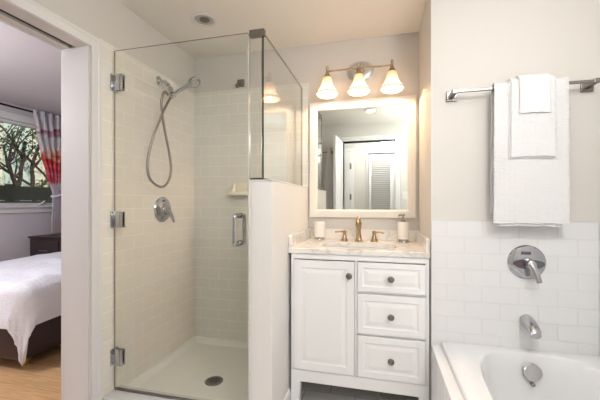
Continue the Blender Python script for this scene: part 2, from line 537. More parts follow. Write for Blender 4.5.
# tile cladding
struct('wall_tile_left', MB().box(XL, XL+TT, JY+0.06, YB, 0.0, 2.0, bev=0.002), 'tile_left')
m = MB().box(XL+TT, -0.608, YB-TT, YB, 0.1, 2.0).box(-0.608, -0.497, YB-TT, YB, 1.262, 2.0)
struct('wall_tile_back', m, 'tile_back')
struct('wall_tile_half', MB().box(-0.616, -0.608, 1.46, YB-TT, 0.10, 1.262), 'tile_left')
struct('wall_tile_tub', MB().box(XR+0.001, XE, YT-TT, YT, 0, 1.066, bev=0.002), 'tile_tub')
struct('wall_tile_right', MB().box(XE-TT, XE, YW, YT-TT, 0, 1.066, bev=0.002), 'tile_side')
struct('wall_half', MB().box(-0.608, -0.5, 1.46, YB, 0, 1.255, bev=0.003), 'half')
struct('trim_6', MB().box(-0.616, -0.497, 1.455, YB-TT, 1.255, 1.262, bev=0.002), 'trim')   # cap of the half wall
struct('trim_7', MB().box(XL+TT, -0.608, 1.385, 1.505, 0, 0.145, bev=0.006), 'porcelain')  # shower curb
m = MB()
pb = [(-0.5, 0), (-0.487, 0), (-0.487, 0.095), (-0.492, 0.11), (-0.5, 0.115)]
m.prism([(a, b) for a, b in pb], 'y', 1.46, 1.752)
struct('baseboard_left', m, 'trim')
m = MB().box(-0.608, -0.487, 1.448, 1.46, 0, 0.11, bev=0.003)
struct('baseboard_front', m, 'trim')
struct('baseboard_bedroom', MB().box(BX, BX+0.015, BY0, BY1, 0, 0.12, bev=0.003), 'trim')

# ------------------------------------------------------------------ shower pan
t = thing('shower_pan', 'white acrylic shower base with moulded upturned rim inside the glass enclosure', 'shower base', (-1.0, 1.87, 0))
x0, x1, y0, y1 = XL+TT, -0.616, 1.505, YB-TT
m = MB()
rings = []
for off, z in ((0, 0.0), (0, 0.122), (0.012, 0.122), (0.020, 0.116), (0.026, 0.100), (0.040, 0.088), (0.10, 0.084)):
    rings.append([m.bm.verts.new(p) for p in ((x0+off, y0+off, z), (x1-off, y0+off, z), (x1-off, y1-off, z), (x0+off, y1-off, z))])
for a, b in zip(rings, rings[1:]):
    for i in range(4):
        j = (i+1) % 4
        m.bm.faces.new((a[i], a[j], b[j], b[i]))
c = m.bm.verts.new((-0.974, 1.771, 0.077))
for i in range(4):
    m.bm.faces.new((rings[-1][i], rings[-1][(i+1) % 4], c))
m.bm.faces.new(list(reversed(rings[0])))
m.build('basin', 'pan', t, smooth=True)
m = MB()
m.lathe([(0.054, 0), (0.054, 0.004), (0.049, 0.006), (0.042, 0.005)], (-0.974, 1.771, 0.0775), seg=28)
dr = m.build('drain', 'nickel', t, smooth=True, label='oval grey metal drain strainer')
m = MB()
for i in range(-3, 4):
    for j in range(-3, 4):
        if i*i+j*j <= 9:
            m.lathe([(0.0042, 0), (0.0042, 0.0004)], (-0.974+i*0.0115, 1.771+j*0.0115, 0.0835), seg=8)
m.build('drain_hole', 'black', dr)

# ------------------------------------------------------------------ shower door
GY = 1.46
t = thing('shower_door', 'frameless clear glass shower door hinged on the tiled left wall', 'shower door', (-1.39, GY, 0.15))
m = MB().glassbox(-1.394, -0.622, GY-0.004, GY+0.004, 0.152, 1.970, 'y')
m.build('glass_pane', ['glass', 'edge'], t)
for i, z in enumerate((1.797, 1.062, 0.323)):
    m = MB()
    m.box(XL+TT, XL+TT+0.006, GY-0.026, GY+0.026, z-0.044, z+0.044, bev=0.002)       # wall plate
    m.box(XL+TT+0.004, XL+0.026, GY-0.012, GY+0.012, z-0.03, z+0.03, bev=0.002)
    m.lathe([(0.009, -0.04), (0.009, 0.04)], (XL+0.020, GY, z), seg=16)
    h = m.build('hinge', 'chrome', t, smooth=True)
    m = MB()
    m.box(-1.388, -1.337, GY-0.013, GY-0.0045, z-0.044, z+0.044, bev=0.003)
    m.box(-1.388, -1.337, GY+0.0045, GY+0.013, z-0.044, z+0.044, bev=0.003)
    m.build('clamp_plate', 'chrome', h, smooth=True)
# D handle both sides
m = MB()
for s in (-1, 1):
    yy = GY+s*0.055
    pts = [(-0.667, GY+s*0.004, 0.955), (-0.667, GY+s*0.044, 0.953), (-0.667, yy, 0.965), (-0.667, yy, 1.02), (-0.667, yy, 1.079), (-0.667, GY+s*0.044, 1.091), (-0.667, GY+s*0.004, 1.089)]
    m.tube(pts, 0.0095, 14, smoothn=5)
    for z in (0.955, 1.089):
        m.lathe([(0.014, 0), (0.014, 0.004)], (-0.667, GY+s*0.0045, z), (0, s, 0), 18)
m.build('handle', 'chrome', t, smooth=True)
MB().box(-0.6215, -0.6165, GY-0.006, GY+0.006, 0.16, 1.968, bev=0.001).build('seal_strip', 'seal', t)
MB().box(-1.39, -0.624, GY-0.006, GY+0.006, 0.1455, 0.158, bev=0.002).build('bottom_sweep', 'nickel', t)
# fixed glass
t = thing('glass_panel', 'fixed frameless glass screen standing on the white half wall beside the vanity', 'glass screen', (-0.55, 1.85, 1.262))
MB().glassbox(-0.612, -0.552, GY-0.004, GY+0.004, 1.264, 1.965, 'y').build('narrow_pane', ['glass', 'edge'], t)
m = MB().glassbox(-0.549, -0.541, GY-0.002, YB-TT-0.002, 1.264, 1.965, 'x')
for f in m.bm.faces:
    if f.normal.y < -0.5: f.material_index = 2
m.build('return_pane', ['glass', 'edge', 'edge_dark'], t)
m = MB().box(-0.612, -0.536, GY-0.012, GY+0.014, 1.945, 1.977, bev=0.002)
m.build('corner_clip', 'nickel', t)
m = MB().box(-0.612, -0.538, GY-0.004+0.0, GY+0.008, 1.262, 1.270).box(-0.551, -0.539, GY+0.008, YB-TT-0.002, 1.262, 1.270)
m.build('channel', 'nickel', t)

# ------------------------------------------------------------------ shower fittings
WX = XL+TT
t = thing('shower_pipe', 'chrome shower arm with bracket coming out of the tiled left wall', 'shower arm', (WX, 1.83, 1.94))
m = MB().lathe([(0.031, 0), (0.031, 0.003), (0.024, 0.008), (0.014, 0.012), (0.011, 0.016)], (WX, 1.83, 1.943), (1, 0, 0), 28)
m.build('flange', 'chrome', t, smooth=True)
m = MB().tube([(WX+0.01, 1.83, 1.943), (WX+0.045, 1.83, 1.935), (WX+0.075, 1.829, 1.900), (WX+0.090, 1.828, 1.872)], 0.0095, 14, smoothn=5)
m.build('arm', 'chrome', t, smooth=True)
m = MB().tube([(WX+0.052, 1.83, 1.926), (WX+0.068, 1.829, 1.909)], 0.0135, 14)
m.tube([(WX+0.082, 1.828, 1.888), (WX+0.097, 1.828, 1.855)], [0.017, 0.015], 16)
m.lathe([(0.012, -0.014), (0.017, -0.012), (0.017, 0.012), (0.012, 0.014)], (WX+0.101, 1.832, 1.843), (0.35, 0.75, 0.55), 18)
m.build('holder', 'chrome', t, smooth=True)
t = thing('hand_shower', 'chrome hand shower with round spray head and looping metal hose', 'hand shower', (WX+0.10, 1.83, 1.83))
p0 = Vector((WX+0.100, 1.806, 1.815)); p1 = Vector((WX+0.105, 1.86, 1.868)); p2 = Vector((WX+0.112, 2.015, 1.982))
m = MB().tube([p0, p0.lerp(p1, .5), p1, p1.lerp(p2, .6), p2], [0.010, 0.012, 0.0125, 0.013, 0.015], 16, smoothn=4)
m.build('handle', 'chrome', t, smooth=True)
ax = Vector((0.50, -0.22, -0.80)).normalized()
hc = Vector((WX+0.115, 2.052, 2.006))
m = MB().lathe([(0.006, -0.028), (0.024, -0.024), (0.038, -0.012), (0.045, 0.0), (0.045, 0.010), (0.041, 0.014)], hc, ax, 32)
hd = m.build('spray_head', 'chrome', t, smooth=True)
m = MB().lathe([(0.031, 0), (0.030, 0.003), (0.012, 0.004)], hc+ax*0.0142, ax, 28)
for k in range(16):
    q = ax.to_track_quat('Z', 'Y').to_matrix()
    a = 2*PI*k/16; rr = 0.026 if k % 2 else 0.018
    m.lathe([(0.002, 0), (0.0014, 0.003)], hc+ax*0.0165+q @ Vector((rr*math.cos(a), rr*math.sin(a), 0)), ax, 6)
m.build('spray_face', 'satin', hd, smooth=True)
# hose: leaves the bracket, loops down and comes back to the handset
hp = [(WX+0.090, 1.800, 1.838), (WX+0.088, 1.766, 1.844), (WX+0.080, 1.748, 1.789), (WX+0.074, 1.761, 1.712), (WX+0.072, 1.793, 1.600), (WX+0.074, 1.830, 1.479), (WX+0.076, 1.848, 1.378), (WX+0.076, 1.832, 1.305), (WX+0.076, 1.782, 1.257), (WX+0.076, 1.721, 1.254), (WX+0.076, 1.650, 1.292), (WX+0.078, 1.626, 1.360), (WX+0.082, 1.634, 1.443), (WX+0.090, 1.667, 1.561), (WX+0.096, 1.704, 1.641), (WX+0.098, 1.738, 1.711), (WX+0.099, 1.776, 1.771), p0]
m = MB().tube(hp, 0.0078, 10, smoothn=8)
m.build('hose', 'hose', t, smooth=True)

t = thing('shower_valve', 'round chrome shower mixer with short lever on the tiled left wall', 'shower mixer', (WX, 1.86, 1.11))
vc = Vector((WX, 1.862, 1.108))
m = MB().lathe([(0.083, 0), (0.083, 0.004), (0.078, 0.009), (0.052, 0.013), (0.04, 0.02), (0.036, 0.03)], vc, (1, 0, 0), 40)
m.build('escutcheon', 'chrome', t, smooth=True)
m = MB().lathe([(0.048, 0), (0.048, 0.002)], vc+Vector((0.0125, 0, -0.004)), (1, 0, 0), 32)
m.build('dial', 'greyplate', t, smooth=True)
MB().box(WX+0.010, WX+0.0135, 1.845, 1.875, 1.157, 1.172, bev=0.001).build('button', 'greyplate', t)
m = MB().lathe([(0.026, 0), (0.026, 0.03), (0.022, 0.04)], vc+Vector((0.012, 0, 0)), (1, 0, 0), 24)
m.tube([vc+Vector((0.040, 0, 0.004)), vc+Vector((0.052, 0.018, -0.03)), vc+Vector((0.060, 0.04, -0.085))], [0.016, 0.013, 0.009], 14, smoothn=4)
m.build('lever', 'chrome', t, smooth=True)

# soap dish with soap on the back tile
t = thing('soap_dish', 'cream ceramic soap dish fixed to the shower back wall', 'soap dish', (-1.01, YB-TT, 1.21))
m = MB()
yb = YB-TT
m.box(-1.060, -0.930, yb-0.008, yb, 1.215, 1.300, bev=0.004)
m.box(-1.060, -0.930, yb-0.085, yb-0.004, 1.205, 1.219, bev=0.005)
m.box(-1.060, -0.930, yb-0.088, yb-0.078, 1.207, 1.232, bev=0.004)
for xa in (-1.063, -0.937):
    m.prism([(yb-0.086, 1.207), (yb-0.004, 1.207), (yb-0.004, 1.298), (yb-0.030, 1.285), (yb-0.050, 1.240), (yb-0.086, 1.234)], 'x', xa, xa+0.010)
m.build('tray', 'dish', t, smooth=True)
m = MB().box(-1.030, -0.960, yb-0.068, yb-0.022, 1.219, 1.237, bev=0.008, seg=3)
m.build('soap_bar', 'soap', smooth=True, label='small tan bar of soap lying in the cream soap dish', cat='soap')

t = thing('robe_hook', 'square satin metal hook high on the shower back wall', 'hook', (-1.015, YB, 2.04))
MB().box(-1.043, -0.987, YB-0.010, YB, 2.015, 2.071, bev=0.002).build('mounting_plate', 'nickel', t)
m = MB().tube([(-1.015, YB-0.006, 2.043), (-1.015, YB-0.035, 2.040), (-1.015, YB-0.052, 2.025), (-1.015, YB-0.060, 2.000), (-1.015, YB-0.075, 1.992), (-1.015, YB-0.085, 2.008)], 0.0075, 12, smoothn=4)
m.build('hook', 'nickel', t, smooth=True)

# ------------------------------------------------------------------ ceiling lights
def recessed(x, y, lit, label):
    t = thing('recessed_light', label, 'ceiling light', (x, y, CZ), group=None)
    m = MB().lathe([(0.050, -0.001), (0.078, 0.0), (0.080, -0.004), (0.071, -0.008), (0.060, -0.007), (0.056, -0.001)], (x, y, CZ), seg=40, caps=False)
    m.build('trim_ring', 'trim', t, smooth=True)
    m = MB().lathe([(0.057, -0.0015), (0.045, -0.0035), (0.02, -0.0045)], (x, y, CZ), seg=32)
    m.build('lens', 'can_lit' if lit else 'can_dim', t, smooth=True)
    if not lit:
        m = MB().lathe([(0.030, -0.004), (0.030, -0.0055), (0.024, -0.006)], (x+0.006, y-0.004, CZ), seg=28)
        m.build('bulb', 'can_lit' if lit else 'nickel', t, smooth=True)
recessed(-1.049, 1.784, False, 'round recessed ceiling light, unlit, above the glass shower')
recessed(-0.12, 0.46, True, 'lit round recessed ceiling light seen only in the mirror')
lamp('recessed_lamp', 'AREA', (-0.12, 0.46, CZ-0.012), 3.5, (1, 0.95, 0.88), 0.09)
def dome(x, y, z, label, r=0.13):  # added out-of-view fixture that goes with a fill light
    t = thing('added_fill_dome', label, 'ceiling lamp', (x, y, CZ))
    MB().lathe([(r*1.1, -0.0005), (r*1.1, -0.02), (r, -0.025)], (x, y, CZ), seg=40).build('base', 'nickel', t, smooth=True)
    MB().lathe([(r*0.98, -0.024), (r*0.92, -0.05), (r*0.72, -0.075), (r*0.4, -0.09), (r*0.05, -0.095)], (x, y, CZ), seg=40).build('diffuser', 'dome', t, smooth=True)
dome(0.58, 0.46, CZ, 'added round opal fill dome beside the foot end of the tub', 0.14)
dome(0.1, -0.75, CZ, 'added round opal fill dome in the hall outside the doorway', 0.1)
dome(-2.95, 0.85, CZ, 'added round opal fill dome in the bedroom', 0.15)

# ------------------------------------------------------------------ vanity cabinet
FY = 1.745            # face plane of the doors
t = thing('vanity_cabinet', 'white wooden bathroom vanity cabinet with one door and three drawers', 'vanity', (-0.13, 2.0, 0))
cx0, cx1 = -0.484, 0.236
BYV = 2.245
m = MB()
m.box(cx0, cx0+0.018, FY+0.002, BYV, 0.235, 0.872); m.box(cx1-0.018, cx1, FY+0.002, BYV, 0.235, 0.872)
m.box(cx0+0.018, cx1-0.018, BYV-0.012, BYV, 0.235, 0.872); m.box(cx0+0.018, cx1-0.018, FY+0.02, BYV-0.012, 0.235, 0.253)
m.box(-0.137, -0.119, FY+0.02, BYV-0.012, 0.253, 0.70)
m.box(cx0, cx1, FY-0.004, FY+0.02, 0.843, 0.872, bev=0.002)  # top rail
m.box(cx0, cx0+0.016, FY-0.004, FY+0.02, 0.235, 0.845, bev=0.0015)
m.box(cx1-0.019, cx1, FY-0.004, FY+0.02, 0.235, 0.845, bev=0.0015)
m.box(-0.134, -0.122, FY-0.004, FY+0.02, 0.235, 0.845, bev=0.0015)
m.box(-0.122, cx1-0.010, FY-0.004, FY+0.02, 0.6755, 0.6845, bev=0.0015)
m.box(-0.122, cx1-0.010, FY-0.004, FY+0.02, 0.4555, 0.4645, bev=0.0015)
m.build('body', 'white', t)
m = MB().box(cx0, cx1, FY-0.008, FY+0.015, 0.168, 0.233, bev=0.003)
m.box(cx0, cx1, BYV-0.02, BYV, 0.168, 0.235); m.box(cx0, cx0+0.018, FY+0.01, BYV, 0.168, 0.235); m.box(cx1-0.018, cx1, FY+0.01, BYV, 0.168, 0.235)
m.build('bottom_rail', 'white', t)
for sx in (0, 1):
    for sy in (0, 1):
        ya = FY-0.008 if sy == 0 else BYV-0.05
        m = MB()
        if sx == 0:
            poly = [(cx0, 0), (cx0+0.038, 0), (cx0+0.052, 0.145), (cx0+0.052, 0.169), (cx0, 0.169)]
        else:
            poly = [(cx1, 0), (cx1, 0.169), (cx1-0.052, 0.169), (cx1-0.052, 0.145), (cx1-0.038, 0)]
        m.prism(poly, 'y', ya, ya+0.05)
        m.build('leg', 'white', t)

def panel(mb, x0, x1, z0, z1, yf, rail=0.036):
    """raised panel front with a moulded recess; yf = front face"""
    steps = [(0, 0.017), (0, 0.002), (0.002, 0.0), (rail, 0.0), (rail+0.003, 0.004), (rail+0.007, 0.005), (rail+0.012, 0.005), (rail+0.030, 0.0015)]
    loops = []
    for off, dy in steps:
        loops.append([mb.bm.verts.new(p) for p in ((x0+off, yf+dy, z0+off), (x1-off, yf+dy, z0+off), (x1-off, yf+dy, z1-off), (x0+off, yf+dy, z1-off))])
    for a, b in zip(loops, loops[1:]):
        for i in range(4):
            j = (i+1) % 4
            mb.bm.faces.new((a[i], a[j], b[j], b[i]))
    mb.bm.faces.new(list(reversed(loops[0]))); mb.bm.faces.new(loops[-1])
    return mb
def knob(x, z, parent, y):
    m = MB().lathe([(0.006, 0), (0.006, 0.012), (0.012, 0.016), (0.0165, 0.021), (0.0165, 0.025), (0.013, 0.0275), (0.012, 0.0265), (0.005, 0.0285)], (x, y, z), (0, -1, 0), 24)
    m.build('knob', 'nickel', parent, smooth=True)
dF = FY-0.016
m = panel(MB(), cx0+0.018, -0.136, 0.238, 0.838, dF, 0.040)
d = m.build('door', 'white', t)
knob(-0.162, 0.768, d, dF)
for z0, z1, rl in ((0.687, 0.838, 0.026), (0.467, 0.673, 0.032), (0.238, 0.453, 0.032)):
    d = panel(MB(), -0.120, cx1-0.021, z0, z1, dF, rl).build('drawer', 'white', t)
    knob(0.049, (z0+z1)/2, d, dF)

# countertop with undermount basin
t = thing('countertop', 'grey veined white marble vanity top with undermount basin and low splashbacks', 'countertop', (-0.13, 2.0, 0.874))
kx0, kx1, ky0, ky1 = -0.498, 0.239, 1.732, 2.248
sxc, syc, shx, shy = -0.128, 1.935, 0.212, 0.125
def superell(cx, cy, a, b, n, e=5.0):
    r = []
    for i in range(n):
        th = 2*PI*(i+0.5)/n
        c, s = math.cos(th), math.sin(th)
        k = ((abs(c)/a)**e+(abs(s)/b)**e)**(-1/e)
        r.append((cx+k*c, cy+k*s))
    return r
def rect_pts(x0, x1, y0, y1, cx, cy, n):
    r = []
    for i in range(n):
        th = 2*PI*(i+0.5)/n
        c, s = math.cos(th), math.sin(th)
        tx = ((x1-cx) if c > 0 else (x0-cx))/c if abs(c) > 1e-9 else 1e9
        ty = ((y1-cy) if s > 0 else (y0-cy))/s if abs(s) > 1e-9 else 1e9
        k = min(tx, ty)
        r.append([cx+k*c, cy+k*s])
    for px, py in ((x0, y0), (x1, y0), (x1, y1), (x0, y1)):
        j = min(range(n), key=lambda q: (r[q][0]-px)**2+(r[q][1]-py)**2)
        r[j] = [px, py]
    return r
N = 96
m = MB()
ztop, zbot = 0.902, 0.874
outer = rect_pts(kx0, kx1, ky0, ky1, sxc, syc, N)
outer2 = rect_pts(kx0+0.003, kx1-0.003, ky0+0.003, ky1, sxc, syc, N)
hole = superell(sxc, syc, shx, shy, N)
L = [[m.bm.verts.new((p[0], p[1], zbot)) for p in hole], [m.bm.verts.new((p[0], p[1], zbot)) for p in outer], [m.bm.verts.new((p[0], p[1], ztop-0.003)) for p in outer],
     [m.bm.verts.new((p[0], p[1], ztop)) for p in outer2], [m.bm.verts.new((p[0], p[1], ztop)) for p in hole]]
for a, b in zip(L, L[1:]+L[:1]):
    for i in range(N):
        j = (i+1) % N
        m.bm.faces.new((a[i], a[j], b[j], b[i]))
m.build('slab', 'marble', t)
m = MB()
L = []
for k, z in ((1.04, 0.873), (1.02, 0.868), (1.0, 0.85), (0.95, 0.79), (0.85, 0.755), (0.55, 0.742), (0.12, 0.738)):
    L.append([m.bm.verts.new((p[0], p[1], z)) for p in superell(sxc, syc, shx*k, shy*k, N, 4)])
for a, b in zip(L, L[1:]):
    for i in range(N):
        j = (i+1) % N
        m.bm.faces.new((a[i], a[j], b[j], b[i]))
m.bm.faces.new(L[-1])
m.build('basin', 'porcelain', t, smooth=True)
MB().box(kx0, kx1, 2.230, 2.249, ztop, 0.972, bev=0.002).build('backsplash', 'marble', t)
for xa in (kx0, kx1-0.018):
    MB().prism([(1.74, ztop), (2.230, ztop), (2.230, 0.970), (1.752, 0.970), (1.74, 0.962)], 'x', xa, xa+0.018).build('side_splash', 'marble', t)

# faucet
t = thing('faucet', 'champagne bronze widespread basin faucet with two lever handles', 'faucet', (-0.148, 2.14, ztop))
fx, fy = -0.140, 2.135
m = MB().lathe([(0.027, 0), (0.027, 0.004), (0.022, 0.010), (0.019, 0.022), (0.0145, 0.050), (0.014, 0.075), (0.017, 0.100), (0.020, 0.112), (0.021, 0.118), (0.017, 0.124), (0.013, 0.130)], (fx, fy, ztop), seg=28)
m.tube([(fx, fy, ztop+0.118), (fx, fy-0.015, ztop+0.140), (fx, fy-0.055, ztop+0.148), (fx, fy-0.095, ztop+0.135), (fx, fy-0.118, ztop+0.112)], [0.015, 0.0145, 0.0135, 0.0125, 0.0125], 16, smoothn=5)
m.lathe([(0.007, 0), (0.008, 0.006), (0.0055, 0.012), (0.007, 0.016), (0.003, 0.020)], (fx, fy, ztop+0.138), seg=16)
m.build('spout', 'bronze', t, smooth=True)
for hx, s in ((-0.232, -1), (-0.042, 1)):
    m = MB().lathe([(0.026, 0), (0.026, 0.004), (0.019, 0.012), (0.011, 0.040), (0.010, 0.050), (0.013, 0.058), (0.013, 0.066), (0.006, 0.070)], (hx, fy, ztop), seg=24)
    m.tube([(hx, fy, ztop+0.060), (hx+s*0.03, fy-0.002, ztop+0.061), (hx+s*0.062, fy-0.004, ztop+0.058)], [0.006, 0.005, 0.006], 12)
    m.build('handle', 'bronze', t, smooth=True)

# tumbler and dispenser
t = thing('tumbler', 'white ceramic tumbler on a chrome base at the left of the basin', 'tumbler', (-0.402, 2.165, ztop))
tx, ty = -0.402, 2.165
MB().lathe([(0.035, 0), (0.037, 0.004), (0.034, 0.012), (0.028, 0.018), (0.028, 0.022)], (tx, ty, ztop), seg=32).build('base', 'chrome', t, smooth=True)
MB().lathe([(0.034, 0.020), (0.036, 0.026), (0.036, 0.118), (0.034, 0.120), (0.032, 0.118), (0.031, 0.03), (0.01, 0.028)], (tx, ty, ztop), seg=36).build('cup', 'ceramic', t, smooth=True)
t = thing('soap_dispenser', 'white ceramic soap dispenser with chrome pump at the right of the basin', 'soap dispenser', (0.138, 2.16, ztop))
tx, ty = 0.136, 2.16
MB().lathe([(0.034, 0), (0.037, 0.004), (0.034, 0.012), (0.028, 0.018), (0.028, 0.022)], (tx, ty, ztop), seg=32).build('base', 'chrome', t, smooth=True)
MB().lathe([(0.033, 0.020), (0.035, 0.026), (0.035, 0.122), (0.032, 0.127), (0.012, 0.128)], (tx, ty, ztop), seg=36).build('bottle', 'ceramic', t, smooth=True)
m = MB().lathe([(0.014, 0.127), (0.014, 0.137), (0.009, 0.141), (0.0045, 0.142), (0.0045, 0.165), (0.012, 0.167), (0.012, 0.176), (0.006, 0.179)], (tx, ty, ztop), seg=20)
m.tube([(tx, ty, ztop+0.172), (tx-0.022, ty-0.018, ztop+0.173), (tx-0.030, ty-0.025, ztop+0.165)], [0.006, 0.005, 0.004], 10)
m.build('pump', 'chrome', t, smooth=True)

# ------------------------------------------------------------------ mirror
t = thing('wall_mirror', 'rectangular wall mirror in a wide white frame above the vanity', 'mirror', (-0.13, YB, 1.05))
MB().frame(-0.487, 0.222, 1.050, 1.851, 0.055, YB-0.024, YB, bev=0.004, inner=0.012, idepth=0.010).build('frame', 'mirror_frame', t)
MB().box(-0.434, 0.169, YB-0.010, YB-0.001, 1.103, 1.798).build('mirror_glass', 'mirror', t)

# vanity light
t = thing('vanity_light', 'brass and nickel bath light bar with three lit bell glass shades', 'wall light', (-0.138, YB, 2.03))
lx, lz, ly = -0.138, 2.022, 2.115
m = MB().lathe([(0.090, 0), (0.090, 0.005), (0.082, 0.008), (0.078, 0.014), (0.058, 0.018), (0.056, 0.012), (0.03, 0.012), (0.024, 0.024), (0.016, 0.03)], (lx, YB, lz+0.022), (0, -1, 0), 48, sy=0.78)
m.build('backplate', 'satin', t, smooth=True)
m = MB().tube([(lx, YB-0.020, lz+0.022), (lx, ly+0.02, lz-0.004), (lx, ly, lz-0.008)], 0.009, 12, smoothn=3)
m.tube([(lx-0.205, ly, lz-0.008), (lx+0.205, ly, lz-0.008)], 0.0055, 12)
m.build('bar', 'bronze', t, smooth=True)
for k in (-1, 0, 1):
    sx = lx+k*0.205
    m = MB().lathe([(0.026, 0), (0.024, 0.006), (0.017, 0.014), (0.011, 0.030), (0.008, 0.044), (0.010, 0.050), (0.007, 0.056), (0.0085, 0.062), (0.009, 0.068), (0.005, 0.074)], (sx, ly, 1.974), seg=24)
    m.build('socket', 'bronze', t, smooth=True)
    prof = [(0.024, 1.988), (0.029, 1.975), (0.034, 1.955), (0.041, 1.930), (0.052, 1.908), (0.065, 1.893), (0.072, 1.884), (0.070, 1.876), (0.062, 1.868), (0.058, 1.867),
            (0.060, 1.870), (0.067, 1.878), (0.068, 1.884), (0.060, 1.896), (0.048, 1.912), (0.037, 1.934), (0.030, 1.957), (0.025, 1.976), (0.021, 1.986)]
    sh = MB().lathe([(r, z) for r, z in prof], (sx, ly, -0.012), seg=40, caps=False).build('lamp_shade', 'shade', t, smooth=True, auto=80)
    MB().lathe([(0.0705, 0), (0.0725, 0.002), (0.0725, 0.0055), (0.0685, 0.0075)], (sx, ly, 1.8675), seg=40, caps=False).build('band', 'bronze', sh, smooth=True)
    MB().lathe([(0.010, 0.060), (0.013, 0.045), (0.018, 0.030), (0.018, 0.020), (0.012, 0.012), (0.004, 0.008)], (sx, ly, 1.893), seg=20).build('bulb', 'bulb', sh, smooth=True)
    lamp('vanity_lamp', 'POINT', (sx, ly, 1.880), 4.6, (1, 0.70, 0.44), 0.010)

# ------------------------------------------------------------------ towel bar and towels
TY = YT-TT+0.008   # painted wall face
t = thing('towel_bar', 'square brushed nickel towel bar on the wall above the tub', 'towel bar', (0.6, YT, 1.67))
bz, by = 1.672, 1.654
m = MB().box(0.322, 0.905, by-0.006, by+0.006, bz-0.006, bz+0.006, bev=0.0015)
m.build('bar', 'nickel', t)
for bx in (0.335, 0.893):
    m = MB()
    m.box(bx-0.024, bx+0.024, YT-0.010, YT, bz-0.026, bz+0.022, bev=0.002)
    m.box(bx-0.010, bx+0.010, by-0.010, YT-0.006, bz-0.010, bz+0.010, bev=0.002)
    m.build('bracket', 'nickel', t)

def towel(name, x0, x1, r0, th, zf, zb, mname, label, seed, layers=None, side_wave=0.002):
    m = MB()
    for (xa, xb, ra, thk, zfa, zba) in (layers or [(x0, x1, r0, th, zf, zb)]):
        def path(r):
            pts = []
            nn = 26
            for i in range(nn+1): pts.append((by-r, zfa+(bz-zfa)*i/nn, 'f'))
            for i in range(1, 8):
                a = PI*i/8
                pts.append((by-r*math.cos(a), bz+r*math.sin(a), 'a'))
            for i in range(13): pts.append((by+r, bz-(bz-zba)*i/12, 'b'))
            return pts
        po, pi_ = path(ra+thk), path(ra)
        # rounded hems
        cs = po + [(p[0], p[1]+0.0, p[2]) for p in reversed(pi_)]
        nx = 36
        rings = []
        for ix in range(nx+1):
            u = ix/nx
            edge = min(u, 1-u)
            rr = []
            for k, (y, z, tag_) in enumerate(cs):
                isout = k < len(po)
                hang = max(0, (bz-z))
                nz = noise.noise(Vector((u*6+seed, z*7, seed)))*0.006*min(1, hang*5)
                nz2 = noise.noise(Vector((u*40+seed, z*45, seed*2)))*0.0009
                yy = y
                if tag_ == 'f':
                    yy += -abs(nz)*0.5 - (nz2 if isout else 0)
                    mid = by-(ra+thk/2)
                    if edge < 0.04: yy = mid+(yy-mid)*math.sqrt(max(0.05, edge/0.04))
                elif tag_ == 'b':
                    yy += 0
                zz = z
                if hang < 0.02: zz += noise.noise(Vector((u*9, seed, 3)))*0.002
                if tag_ == 'f' and abs(z-zfa) < 0.012: zz += noise.noise(Vector((u*5, seed, 9)))*0.004 + 0.0025*math.cos((u-0.5)*4)
                xx = xa+(xb-xa)*u
                xx += noise.noise(Vector((z*7, seed, u*2)))*0.0022*min(1, hang*6) + (0.0012*math.sin(z*160+seed)*(1 if edge < 0.03 else 0) if layers is None or True else 0)*side_wave/0.002
                xx += (u-0.5)*0.012*hang
                rr.append(m.bm.verts.new((xx, yy, zz)))
            rings.append(rr)
        n = len(cs)
        for a, b in zip(rings, rings[1:]):
            for i in range(n):
                j = (i+1) % n
                m.bm.faces.new((a[i], a[j], b[j], b[i]))
        m.bm.faces.new(list(reversed(rings[0]))); m.bm.faces.new(rings[-1])
    return m.build(name, mname, smooth=True, auto=70, label=label, cat='towel')
towel('bath_towel', 0, 0, 0, 0, 0, 0, 'towel2', 'large white ribbed bath towel hanging lowest on the towel bar', 1.3,
      layers=[(0.514, 0.760, 0.0105, 0.0055, 1.047, 1.12), (0.496, 0.783, 0.0165, 0.0085, 1.060, 1.10)])
towel('hand_towel', 0, 0, 0, 0, 0, 0, 'towel2', 'medium white hand towel folded over the middle of the bath towel', 4.1,
      layers=[(0.552, 0.722, 0.0255, 0.0050, 1.345, 1.40), (0.558, 0.728, 0.0310, 0.0070, 1.352, 1.39)], side_wave=0.0015)
towel('washcloth', 0.588, 0.706, 0.0385, 0.0095, 1.540, 1.58, 'towel', 'small white washcloth on top of the two larger white towels', 8.2, side_wave=0.0008)

# ------------------------------------------------------------------ bathtub
t = thing('bathtub', 'white oval alcove bathtub set behind a tiled ledge', 'bathtub', (0.6, 0.9, 0))
ux0, ux1, uy0, uy1, uz = 0.288, XE-TT-0.001, 0.16, YT-TT-0.001, 0.472
ucx, ucy, uhx, uhy = 0.645, 0.935, 0.275, 0.745
N = 128
m = MB()
def tubloop(k, z, e=4.0, kx=None, dy=0.0):
    return [m.bm.verts.new((p[0], p[1], z)) for p in superell(ucx, ucy+dy, uhx*(kx or k), uhy*k, N, e)]
out = rect_pts(ux0, ux1, uy0, uy1, ucx, ucy, N)
out2 = rect_pts(ux0+0.006, ux1-0.001, uy0+0.006, uy1-0.001, ucx, ucy, N)
L = [[m.bm.verts.new((p[0], p[1], 0.0)) for p in out], [m.bm.verts.new((p[0], p[1], uz-0.006)) for p in out], [m.bm.verts.new((p[0], p[1], uz)) for p in out2]]
L.append(tubloop(1.0, uz)); L.append(tubloop(0.992, uz-0.002, kx=0.982)); L.append(tubloop(0.985, uz-0.010, kx=0.967))
